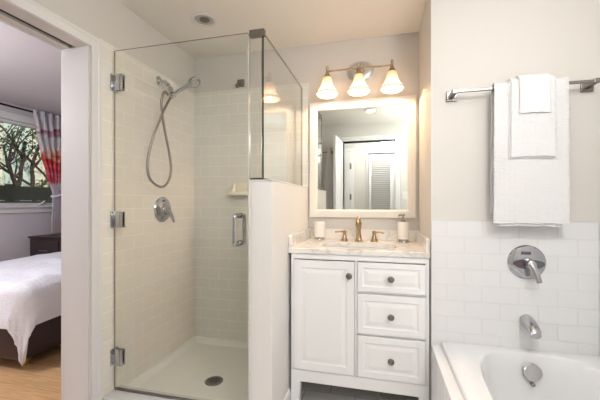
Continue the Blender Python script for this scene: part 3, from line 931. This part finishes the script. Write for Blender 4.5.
for k, kx, z in ((0.975, 0.935, 0.40), (0.965, 0.90, 0.30), (0.945, 0.85, 0.20), (0.91, 0.78, 0.13), (0.84, 0.66, 0.105), (0.5, 0.36, 0.095), (0.06, 0.06, 0.092)):
    L.append(tubloop(k, z, kx=kx))
for a, b in zip(L, L[1:]):
    for i in range(N):
        j = (i+1) % N
        m.bm.faces.new((a[i], a[j], b[j], b[i]))
m.bm.faces.new(L[-1]); m.bm.faces.new(list(reversed(L[0])))
m.build('tub_shell', 'porcelain', t, smooth=True, auto=50)
oy = 1.640
oc = Vector((0.650, oy+0.0, 0.402))
m = MB().lathe([(0.037, -0.012), (0.037, 0.004), (0.034, 0.008), (0.022, 0.010), (0.01, 0.0105)], oc, (0, -1, 0.06), 36)
m.build('overflow_cover', 'satin', t, smooth=True)
m = MB().lathe([(0.009, -0.01), (0.009, 0.003), (0.005, 0.005)], (0.650, oy-0.002, 0.349), (0, -1, 0.06), 16)
m.build('screw', 'chrome_dark', t, smooth=True)
# tiled ledge outside the tub
m = MB().box(XR+0.001, ux0-0.001, uy0-0.05, YT-TT-0.001, 0, 0.452, bev=0.003)
struct('trim_8', m, 'tile_ledge')
struct('wall_tub_end', MB().box(XR+0.001, XE-TT-0.001, YW, uy0-0.05, 0, 0.452), 'tile_ledge')

# tub mixer
yt = YT-TT
t = thing('tub_mixer', 'large round chrome tub mixer with dark dial on the white tile', 'tub mixer', (0.656, yt, 0.875))
vc = Vector((0.654, yt, 0.876))
m = MB().lathe([(0.079, 0), (0.079, 0.003), (0.074, 0.008), (0.060, 0.010), (0.03, 0.011)], vc, (0, -1, 0), 48)
m.build('escutcheon', 'chrome', t, smooth=True)
m = MB()
dial = []
for i in range(40):
    a = 2*PI*i/40
    r = 0.046/(max(1e-6, (abs(math.cos(a))**2.0+abs(math.sin(a)*1.75)**2.0))**0.5)
    dial.append((vc.x+0.006+1.4*r*math.cos(a), vc.z-0.004+r*math.sin(a)*(1.05 if math.sin(a) < 0 else 0.7)))
m.prism(dial, 'y', yt-0.0125, yt-0.0095)
dl = m.build('dial', 'greyplate', t)
MB().box(vc.x-0.022, vc.x-0.004, yt-0.0132, yt-0.0124, vc.z+0.005, vc.z+0.010).build('cold_mark', 'blue', dl)
MB().box(vc.x-0.034, vc.x-0.024, yt-0.0132, yt-0.0124, vc.z-0.008, vc.z-0.003).build('hot_mark', 'red', dl)
m = MB().box(vc.x-0.026, vc.x+0.014, yt-0.0125, yt-0.0095, vc.z+0.036, vc.z+0.050, bev=0.001)
m.build('button', 'greyplate', t)
m = MB().lathe([(0.024, 0), (0.023, 0.025), (0.018, 0.042), (0.010, 0.046)], vc+Vector((0.004, -0.011, -0.004)), (0, -1, 0), 28)
m.tube([vc+Vector((0.004, -0.040, -0.002)), vc+Vector((0.012, -0.055, -0.03)), vc+Vector((0.026, -0.066, -0.080))], [0.019, 0.015, 0.011], 16, smoothn=4)
m.build('lever', 'chrome', t, smooth=True)

t = thing('tub_spout', 'short chrome tub spout below the round mixer', 'tub spout', (0.65, yt, 0.6))
m = MB()
sc = Vector((0.654, yt, 0.604))
secs = [(0.000, 0.000, 0.030, 0.030), (-0.02, -0.002, 0.030, 0.030), (-0.04, -0.004, 0.029, 0.027), (-0.07, -0.011, 0.026, 0.023), (-0.092, -0.020, 0.023, 0.018), (-0.103, -0.030, 0.019, 0.013)]
rings = []
for dy, dz, rx, rz in secs:
    rings.append([m.bm.verts.new(sc+Vector((rx*math.cos(2*PI*i/28), dy, dz+rz*math.sin(2*PI*i/28)))) for i in range(28)])
for a, b in zip(rings, rings[1:]):
    for i in range(28):
        j = (i+1) % 28
        m.bm.faces.new((a[i], a[j], b[j], b[i]))
m.bm.faces.new(rings[0]); m.bm.faces.new(rings[-1])
m.lathe([(0.018, 0), (0.018, 0.018)], sc+Vector((0, -0.084, -0.045)), (0, 0, 1), 20)
m.build('spout_body', 'chrome', t, smooth=True)

# ------------------------------------------------------------------ doors and hall (seen in the mirror)
def panel_door(name, w_, h, ht, panels, louver=False):
    """door leaf in local XZ, thickness along y 0..0.035, origin at hinge bottom"""
    m = MB()
    st = 0.045 if louver else 0.09
    m.box(0, st, 0, 0.035, 0, h, bev=0.002); m.box(w_-st, w_, 0, 0.035, 0, h, bev=0.002)
    zs = [0.0, 0.12] if not louver else [0, 0.1]
    m.box(st, w_-st, 0, 0.035, 0, 0.18); m.box(st, w_-st, 0, 0.035, h-0.10, h); 
    if louver:
        m.box(st, w_-st, 0, 0.035, 0.95, 1.03)
        z = 0.19
        while z < h-0.12:
            if not 0.93 < z < 1.03:
                m.prism([(0.004, z), (0.031, z+0.022), (0.031, z+0.028), (0.004, z+0.006)], 'x', st, w_-st)
            z += 0.032
    else:
        m.box(st, w_-st, 0, 0.035, 0.92, 1.02)
        m.box(st, w_-st, 0.010, 0.025, 0.18, h-0.10)
    o = m.build(name, 'trim', kind='structure')
    return o
d1 = panel_door('door_1', 0.50, 2.02, 2.02, 2)
d1.location = (-0.528, YW+0.022, 0.005)
d1.rotation_euler = (0, 0, math.radians(94))
k = MB().lathe([(0.024, 0), (0.024, 0.006), (0.010, 0.012), (0.010, 0.035), (0.024, 0.045), (0.026, 0.058), (0.018, 0.068)], (0.44, 0.035, 0.98), (0, 1, 0), 24).build('door_knob', 'nickel', smooth=True)
k.parent = d1
d2 = panel_door('door_2', 0.62, 2.03, 2.03, 2)
d2.location = (-1.13, -1.22+0.002, 0.005)
for z in (1.78, 1.25, 0.25):
    h = MB().box(0.605, 0.635, 0.032, 0.042, z-0.05, z+0.05, bev=0.002).lathe([(0.006, -0.05), (0.006, 0.05)], (0.622, 0.042, z), seg=10).build('hinge', 'nickel')
    h.parent = d2
m = MB().frame(-1.20, -0.44, -0.2, 2.11, 0.07, -1.20, -1.22, bev=0.003)
struct('trim_9', m, 'trim')
for i, xx in enumerate((-0.205, 0.20)):
    d = panel_door('door_%d' % (3+i), 0.40, 1.96, 1.96, 2, louver=True)
    d.location = (xx, -1.22+0.012, 0.012)
struct('trim_10', MB().box(-0.21, 0.61, -1.219, -1.19, 1.978, 2.0), 'darktrack')
m = MB().box(-0.21, 0.61, -1.219, -1.200, 2.0, 2.07, bev=0.003).box(-0.245, -0.21, -1.219, -1.200, 0, 2.07, bev=0.003).box(0.61, 0.645, -1.219, -1.200, 0, 2.07, bev=0.003)
struct('trim_11', m, 'trim')

# hook rail and garments on the rear wall
t = thing('hook_rail', 'slim metal rail on the rear wall beside the open door, seen in the mirror', 'rail', (-0.9, YW, 1.88))
m = MB().box(-1.05, -0.66, YW+0.055, YW+0.067, 1.872, 1.884, bev=0.002)
m.build('bar', 'nickel', t)
for xx in (-1.03, -0.68):
    MB().box(xx-0.012, xx+0.012, YW, YW+0.062, 1.866, 1.890, bev=0.002).build('bracket', 'nickel', t)
def garment(name, cx, w_, zt, zb, mname, label, seed, y0):
    m = MB()
    rows = []
    for iz in range(25):
        v = iz/24
        ring = []
        for k in range(40):
            a = 2*PI*k/40
            ww = w_*(0.25+0.75*min(1, v*3.0)**0.7)*(1-0.15*v)
            r = 1+0.16*math.sin(a*7+seed+v*1.5)
            d = 0.045*(0.5+0.5*min(1, v*3))
            ring.append(m.bm.verts.new((cx+ww/2*math.cos(a)*r, y0+d*math.sin(a)*r*0.8, zt-(zt-zb)*v+0.01*math.sin(a*3)*v)))
        rows.append(ring)
    for a, b in zip(rows, rows[1:]):
        for i in range(40):
            j = (i+1) % 40
            m.bm.faces.new((a[i], a[j], b[j], b[i]))
    m.bm.faces.new(rows[0]); m.bm.faces.new(list(reversed(rows[-1])))
    return m.build(name, mname, smooth=True, label=label, cat='robe')
garment('robe', -0.715, 0.12, 1.93, 0.7, 'robe', 'pale cotton robe hanging beside the open door in the mirror', 2, YW+0.100)
MB().box(0.285, 0.355, YW, YW+0.006, 1.20, 1.31, bev=0.002).box(0.314, 0.326, YW+0.004, YW+0.012, 1.243, 1.267, bev=0.001).build('light_switch', 'trim', label='white light switch plate on the rear wall seen in the mirror', cat='light switch')

# ------------------------------------------------------------------ bedroom
t = thing('window_1', None, None, (BX, 2.85, WZ0), kind='structure')
def wframe(mb, y0, y1, z0, z1, w_, xa, xb):
    mb.box(xa, xb, y0, y0+w_, z0, z1); mb.box(xa, xb, y1-w_, y1, z0, z1)
    mb.box(xa, xb, y0+w_, y1-w_, z0, z0+w_); mb.box(xa, xb, y0+w_, y1-w_, z1-w_, z1)
m = MB(); wframe(m, WY0, WY1, WZ0, WZ1, 0.03, BX-0.10, BX-0.04)
m.build('window_frame', 'trim', t)
m = MB().box(BX, BX+0.018, WY0-0.08, WY1+0.08, WZ1, WZ1+0.075, bev=0.003).box(BX, BX+0.018, WY0-0.08, WY0, WZ0-0.0, WZ1, bev=0.003).box(BX, BX+0.018, WY1, WY1+0.08, WZ0, WZ1, bev=0.003)
m.build('casing', 'trim', t)
m = MB().box(BX-0.04, BX+0.05, WY0-0.1, WY1+0.1, WZ0-0.022, WZ0, bev=0.004).box(BX, BX+0.018, WY0-0.08, WY1+0.08, WZ0-0.085, WZ0-0.022, bev=0.003)
m.build('window_sill', 'trim', t)
MB().box(BX-0.074, BX-0.068, WY0+0.03, WY1-0.03, WZ0+0.03, WZ1-0.03).build('pane', 'winglass', t)
MB().tube([(BX-0.03, 3.10, WZ0+0.005), (BX-0.015, 3.13, WZ0+0.035), (BX-0.015, 3.16, WZ0+0.055)], [0.012, 0.008, 0.008], 10).build('window_latch', 'trim', t, smooth=True)
# curtain rod
t = thing('curtain_rod', 'thin black curtain rod above the bedroom window', 'curtain rod', (BX+0.07, 3.0, 2.225))
MB().tube([(BX+0.07, 2.0, 2.222), (BX+0.07, 3.95, 2.222)], 0.011, 12).build('rod', 'black', t, smooth=True)
for yy in (2.05, 3.9):
    MB().box(BX, BX+0.075, yy-0.01, yy+0.01, 2.205, 2.215).build('bracket', 'black', t)
# curtain
t = thing('curtain', 'white curtain with red and pink watercolour print tied back at the window', 'curtain', (BX+0.07, 3.35, 0.3))
m = MB()
nz_, ny_ = 60, 90
def ss(a, b, v):
    v = max(0, min(1, (v-a)/(b-a))); return v*v*(3-2*v)
rows = []
for iz in range(nz_+1):
    z = 2.245-(2.245-0.775)*iz/nz_
    if z > 1.25:
        q = (2.245-z)/(2.245-1.25)
        yl = 2.93+0.24*q**1.3; yr = 3.75-0.43*q**1.6
    else:
        q = (1.25-z)/0.47
        yl = 3.17-0.03*ss(0, 1, q); yr = 3.32+0.14*ss(0, 1, q)
    ww = yr-yl
    amp = 0.012+0.020*min(1, ww/0.8)
    row = []
    for iy in range(ny_+1):
        u = iy/ny_
        row.append(m.bm.verts.new((BX+0.072+0.03+amp*math.sin(u*2*PI*9+0.6*math.sin(z*3))*1.0, yl+ww*u+0.004*math.sin(z*25+u*9), z)))
    rows.append(row)
for a, b in zip(rows, rows[1:]):
    for i in range(ny_):
        m.bm.faces.new((a[i], a[i+1], b[i+1], b[i]))
bmesh.ops.solidify(m.bm, geom=list(m.bm.faces), thickness=0.002)
m.build('curtain_panel', 'curtain', t, smooth=True, auto=80)
m = MB()
loop = [(BX+0.10+0.055*math.cos(a), 3.245+0.08*math.sin(a), 1.25+0.02*math.sin(a)) for a in [2*PI*i/24 for i in range(25)]]
m.tube(loop, 0.012, 8)
m.build('tieback', 'robe', t, smooth=True)

# bed
t = thing('bed', 'low bed with dark brown leather frame on the wood floor', 'bed', (-2.95, 2.7, 0))
bx0, bx1, by0_, by1_ = -3.52, -2.34, 1.66, 3.75
m = MB().box(bx0, bx1, by0_, by1_, 0.07, 0.34, bev=0.045, seg=4)
m.build('bed_frame', 'leather', t, smooth=True)
for xx in (bx0+0.12, bx1-0.12):
    for yy in (by0_+0.12, by1_-0.12):
        MB().lathe([(0.022, 0), (0.028, 0.07), (0.028, 0.09)], (xx, yy, 0), seg=16).build('leg', 'brass', t, smooth=True)
MB().box(bx0+0.03, bx1-0.03, by0_+0.03, by1_-0.03, 0.33, 0.55, bev=0.05, seg=4).build('mattress', 'duvet', t, smooth=True)
# duvet
m = MB()
X0, X1, Y0, Y1 = bx0+0.02, bx1+0.022, by0_-0.022, by1_-0.25
over = 0.25
nx, ny = 110, 150
grid = []
R = 0.075
for i in range(nx+1):
    row = []
    for j in range(ny+1):
        a = X0-0.05+(X1-X0+over+0.05)*i/nx
        b = Y0-over+(Y1-Y0+over)*j/ny
        ex = max(0, a-(X1-R)); ey = max(0, (Y0+R)-b); exm = max(0, (X0+R)-a)
        px, py = min(a, X1-R), max(b, Y0+R)
        px = max(px, X0+R)
        e = math.hypot(ex+exm, ey)
        z = 0.60
        if e > 0:
            dx, dy = ((ex-exm)/e, -ey/e)
            if e < R*PI/2:
                hr, dz = R*math.sin(e/R), R*(1-math.cos(e/R))
            else:
                hr, dz = R+0.05*(e-R*PI/2), R+(e-R*PI/2)
            px += dx*hr; py += dy*hr; z -= dz+0.38*min(ex, ey)
        d = noise.noise(Vector((a*3.2, b*3.2, 0.3)))*0.030 + noise.noise(Vector((a*9, b*9, 1.7)))*0.012 + abs(noise.noise(Vector((a*5+b*3, b*4-a*3, 4))))*0.02
        if e > 0.03:
            k = 0.6
            px += (dx*abs(d)*k+0.01*dx)*1.0; py += dy*abs(d)*k*1.2; z -= 0.0
            wv = 0.012*math.sin((a+b)*11)*min(1, (e-0.03)*6)
            px += dx*wv; py += dy*wv
        else:
            z += d*0.8
        z += 0.03*math.exp(-((a-(-2.85))**2+(b-2.9)**2)/0.5)
        row.append(m.bm.verts.new((px, py, z)))
    grid.append(row)
for i in range(nx):
    for j in range(ny):
        m.bm.faces.new((grid[i][j], grid[i+1][j], grid[i+1][j+1], grid[i][j+1]))
bmesh.ops.recalc_face_normals(m.bm, faces=m.bm.faces)
bmesh.ops.solidify(m.bm, geom=list(m.bm.faces), thickness=0.018)
m.build('duvet', 'duvet', smooth=True, auto=80, label='white quilted duvet draped over the dark bed with its corner hanging', cat='duvet')

# nightstand
t = thing('nightstand', 'dark espresso nightstand between the bed and the window wall', 'nightstand', (-3.78, 3.17, 0))
nx0, nx1, ny0, ny1 = BX+0.03, -3.545, 2.95, 3.40
m = MB().box(nx0, nx1, ny0, ny1, 0.10, 0.735, bev=0.004)
m.box(nx0-0.01, nx1+0.012, ny0-0.015, ny1, 0.735, 0.758, bev=0.004)
m.build('body', 'darkwood', t)
for xx in (nx0+0.03, nx1-0.03):
    for yy in (ny0+0.03, ny1-0.03):
        MB().box(xx-0.02, xx+0.02, yy-0.02, yy+0.02, 0, 0.11).build('leg', 'darkwood', t)
for z0, z1 in ((0.43, 0.71), (0.13, 0.41)):
    d = MB().box(nx0+0.04, nx1-0.04, ny0-0.014, ny0, z0, z1, bev=0.003).build('drawer', 'darkwood', t)
    zc = (z0+z1)/2+0.03; xc = (nx0+nx1)/2
    MB().tube([(xc-0.06, ny0-0.012, zc), (xc-0.06, ny0-0.03, zc), (xc+0.06, ny0-0.03, zc), (xc+0.06, ny0-0.012, zc)], 0.007, 8).build('handle', 'nickel', d)

# ------------------------------------------------------------------ outside the bedroom window
struct('ground', MB().box(-12, BX-0.15, -4, 12, -0.5, -0.1), 'fence')
t = thing('neighbour_house', 'cream sided house wall behind the tree outside the window', 'house', (-8.2, 6, -0.1))
m = MB()
z = -0.1
while z < 4.6:
    m.prism([(-8.0, z), (-8.2, z), (-8.2, z+0.2), (-8.02, z+0.2)], 'y', 1.0, 11)
    z += 0.2
m.build('wall', 'house', t)
MB().box(-8.0, -7.96, 5.30, 5.85, -0.1, 4.6).build('panel', 'house2', t)
t = thing('fence', 'dark olive board fence just outside the bedroom window', 'fence', (-5.1, 4, -0.1))
for k in range(7):
    MB().box(-5.12, -5.09, 2.0, 6.0, -0.1+0.215*k, -0.1+0.215*k+0.205, bev=0.003).build('board', 'fence', t)
for yy in (2.1, 3.5, 5.0):
    MB().box(-5.18, -5.12, yy-0.04, yy+0.04, -0.12, 1.42).build('post', 'fence', t)

# tree with twisting stems
t = thing('tree', 'small dark tree with many twisting stems outside the bedroom window', 'tree', (-5.9, 4.2, -0.1))
mt, ml = MB(), MB()
tips = []
def branch(p, d, r, n, depth):
    pts, rad = [p.copy()], [r]
    for k in range(n):
        d = (d + Vector((random.uniform(-.35, .35), random.uniform(-.5, .5), random.uniform(-.15, .35)))*0.6).normalized()
        p = p + d*0.15
        pts.append(p.copy()); rad.append(max(0.006, r*(1-0.45*(k+1)/n)))
        if depth < 3 and k >= 1 and random.random() < 0.55:
            d2 = (d + Vector((random.uniform(-.4, .4), random.choice((-1, 1))*random.uniform(.5, 1.1), random.uniform(-.1, .4)))).normalized()
            branch(p.copy(), d2, rad[-1]*0.72, max(2, n-2), depth+1)
    mt.tube(pts, rad, 7, smoothn=3)
    if depth >= 1: tips.append((p, depth))
for y_, dy in ((3.95, -0.25), (4.25, 0.10), (4.42, 0.3), (4.9, 0.1)):
    branch(Vector((-5.9, 4.15+(y_-4.15)*0.5, -0.1)), Vector((0, (y_-4.15)*0.4, 1)).normalized(), 0.050, 8, 0) if False else None
for by_, k in ((3.92, 0), (4.12, 1), (4.40, 2), (4.62, 3)):
    p = Vector((-5.9, by_, 1.0))
    mt.tube([(-5.9, 4.2, -0.12), (-5.9+0.02*k, 4.2+(by_-4.2)*0.5, 0.5), p], [0.07, 0.05, 0.042], 8, smoothn=4)
    branch(p, Vector((0, 0.3*(k-1.5), 1)).normalized(), 0.040, 8, 0)
mt.build('trunk', 'bark', t, smooth=True)
for p, dp in tips:
    if p.z < 1.75 and random.random() < 0.75: continue
    for _ in range(26):
        c = p + Vector((random.gauss(0, .10), random.gauss(0, .12), random.gauss(0, .07)))
        a = Vector((random.uniform(-1, 1), random.uniform(-1, 1), random.uniform(-1, 1))).normalized()*0.035
        b = a.cross(Vector((random.uniform(-1, 1), random.uniform(-1, 1), random.uniform(-1, 1)))).normalized()*0.013
        vv = [ml.bm.verts.new(c+q) for q in (-a, b, a, -b)]
        ml.bm.faces.new(vv)
ml.build('foliage', 'leaf', t)
def shrub(x, y, h, r, m_, label, n=900):
    t = thing('shrub', label, 'shrub', (x, y, -0.1))
    ms = MB()
    ms.tube([(x, y, -0.12), (x+0.02, y, h*0.45)], [0.03, 0.015], 7)
    for k in range(7):
        a = 2*PI*k/7
        ms.tube([(x, y, h*0.2), (x+r*0.5*math.cos(a), y+r*0.5*math.sin(a), h*0.75)], [0.012, 0.005], 5)
    ms.build('stem', 'bark', t)
    ml = MB()
    for _ in range(n):
        v = Vector((random.gauss(0, 1), random.gauss(0, 1), random.gauss(0, 1))).normalized()*random.uniform(0.6, 1)
        c = Vector((x+v.x*r, y+v.y*r, h*0.6+v.z*h*0.42))
        a = Vector((random.uniform(-1, 1), random.uniform(-1, 1), random.uniform(-1, 1))).normalized()*0.05
        b = a.cross(Vector((random.uniform(-1, 1), random.uniform(-1, 1), random.uniform(-1, 1)))).normalized()*0.022
        ml.bm.faces.new([ml.bm.verts.new(c+q) for q in (-a, b, a, -b)])
    ml.build('foliage', m_, t)
shrub(-6.9, 5.75, 1.85, 0.55, 'leaf2', 'yellow green shrub behind the right of the tree outside', 1600)
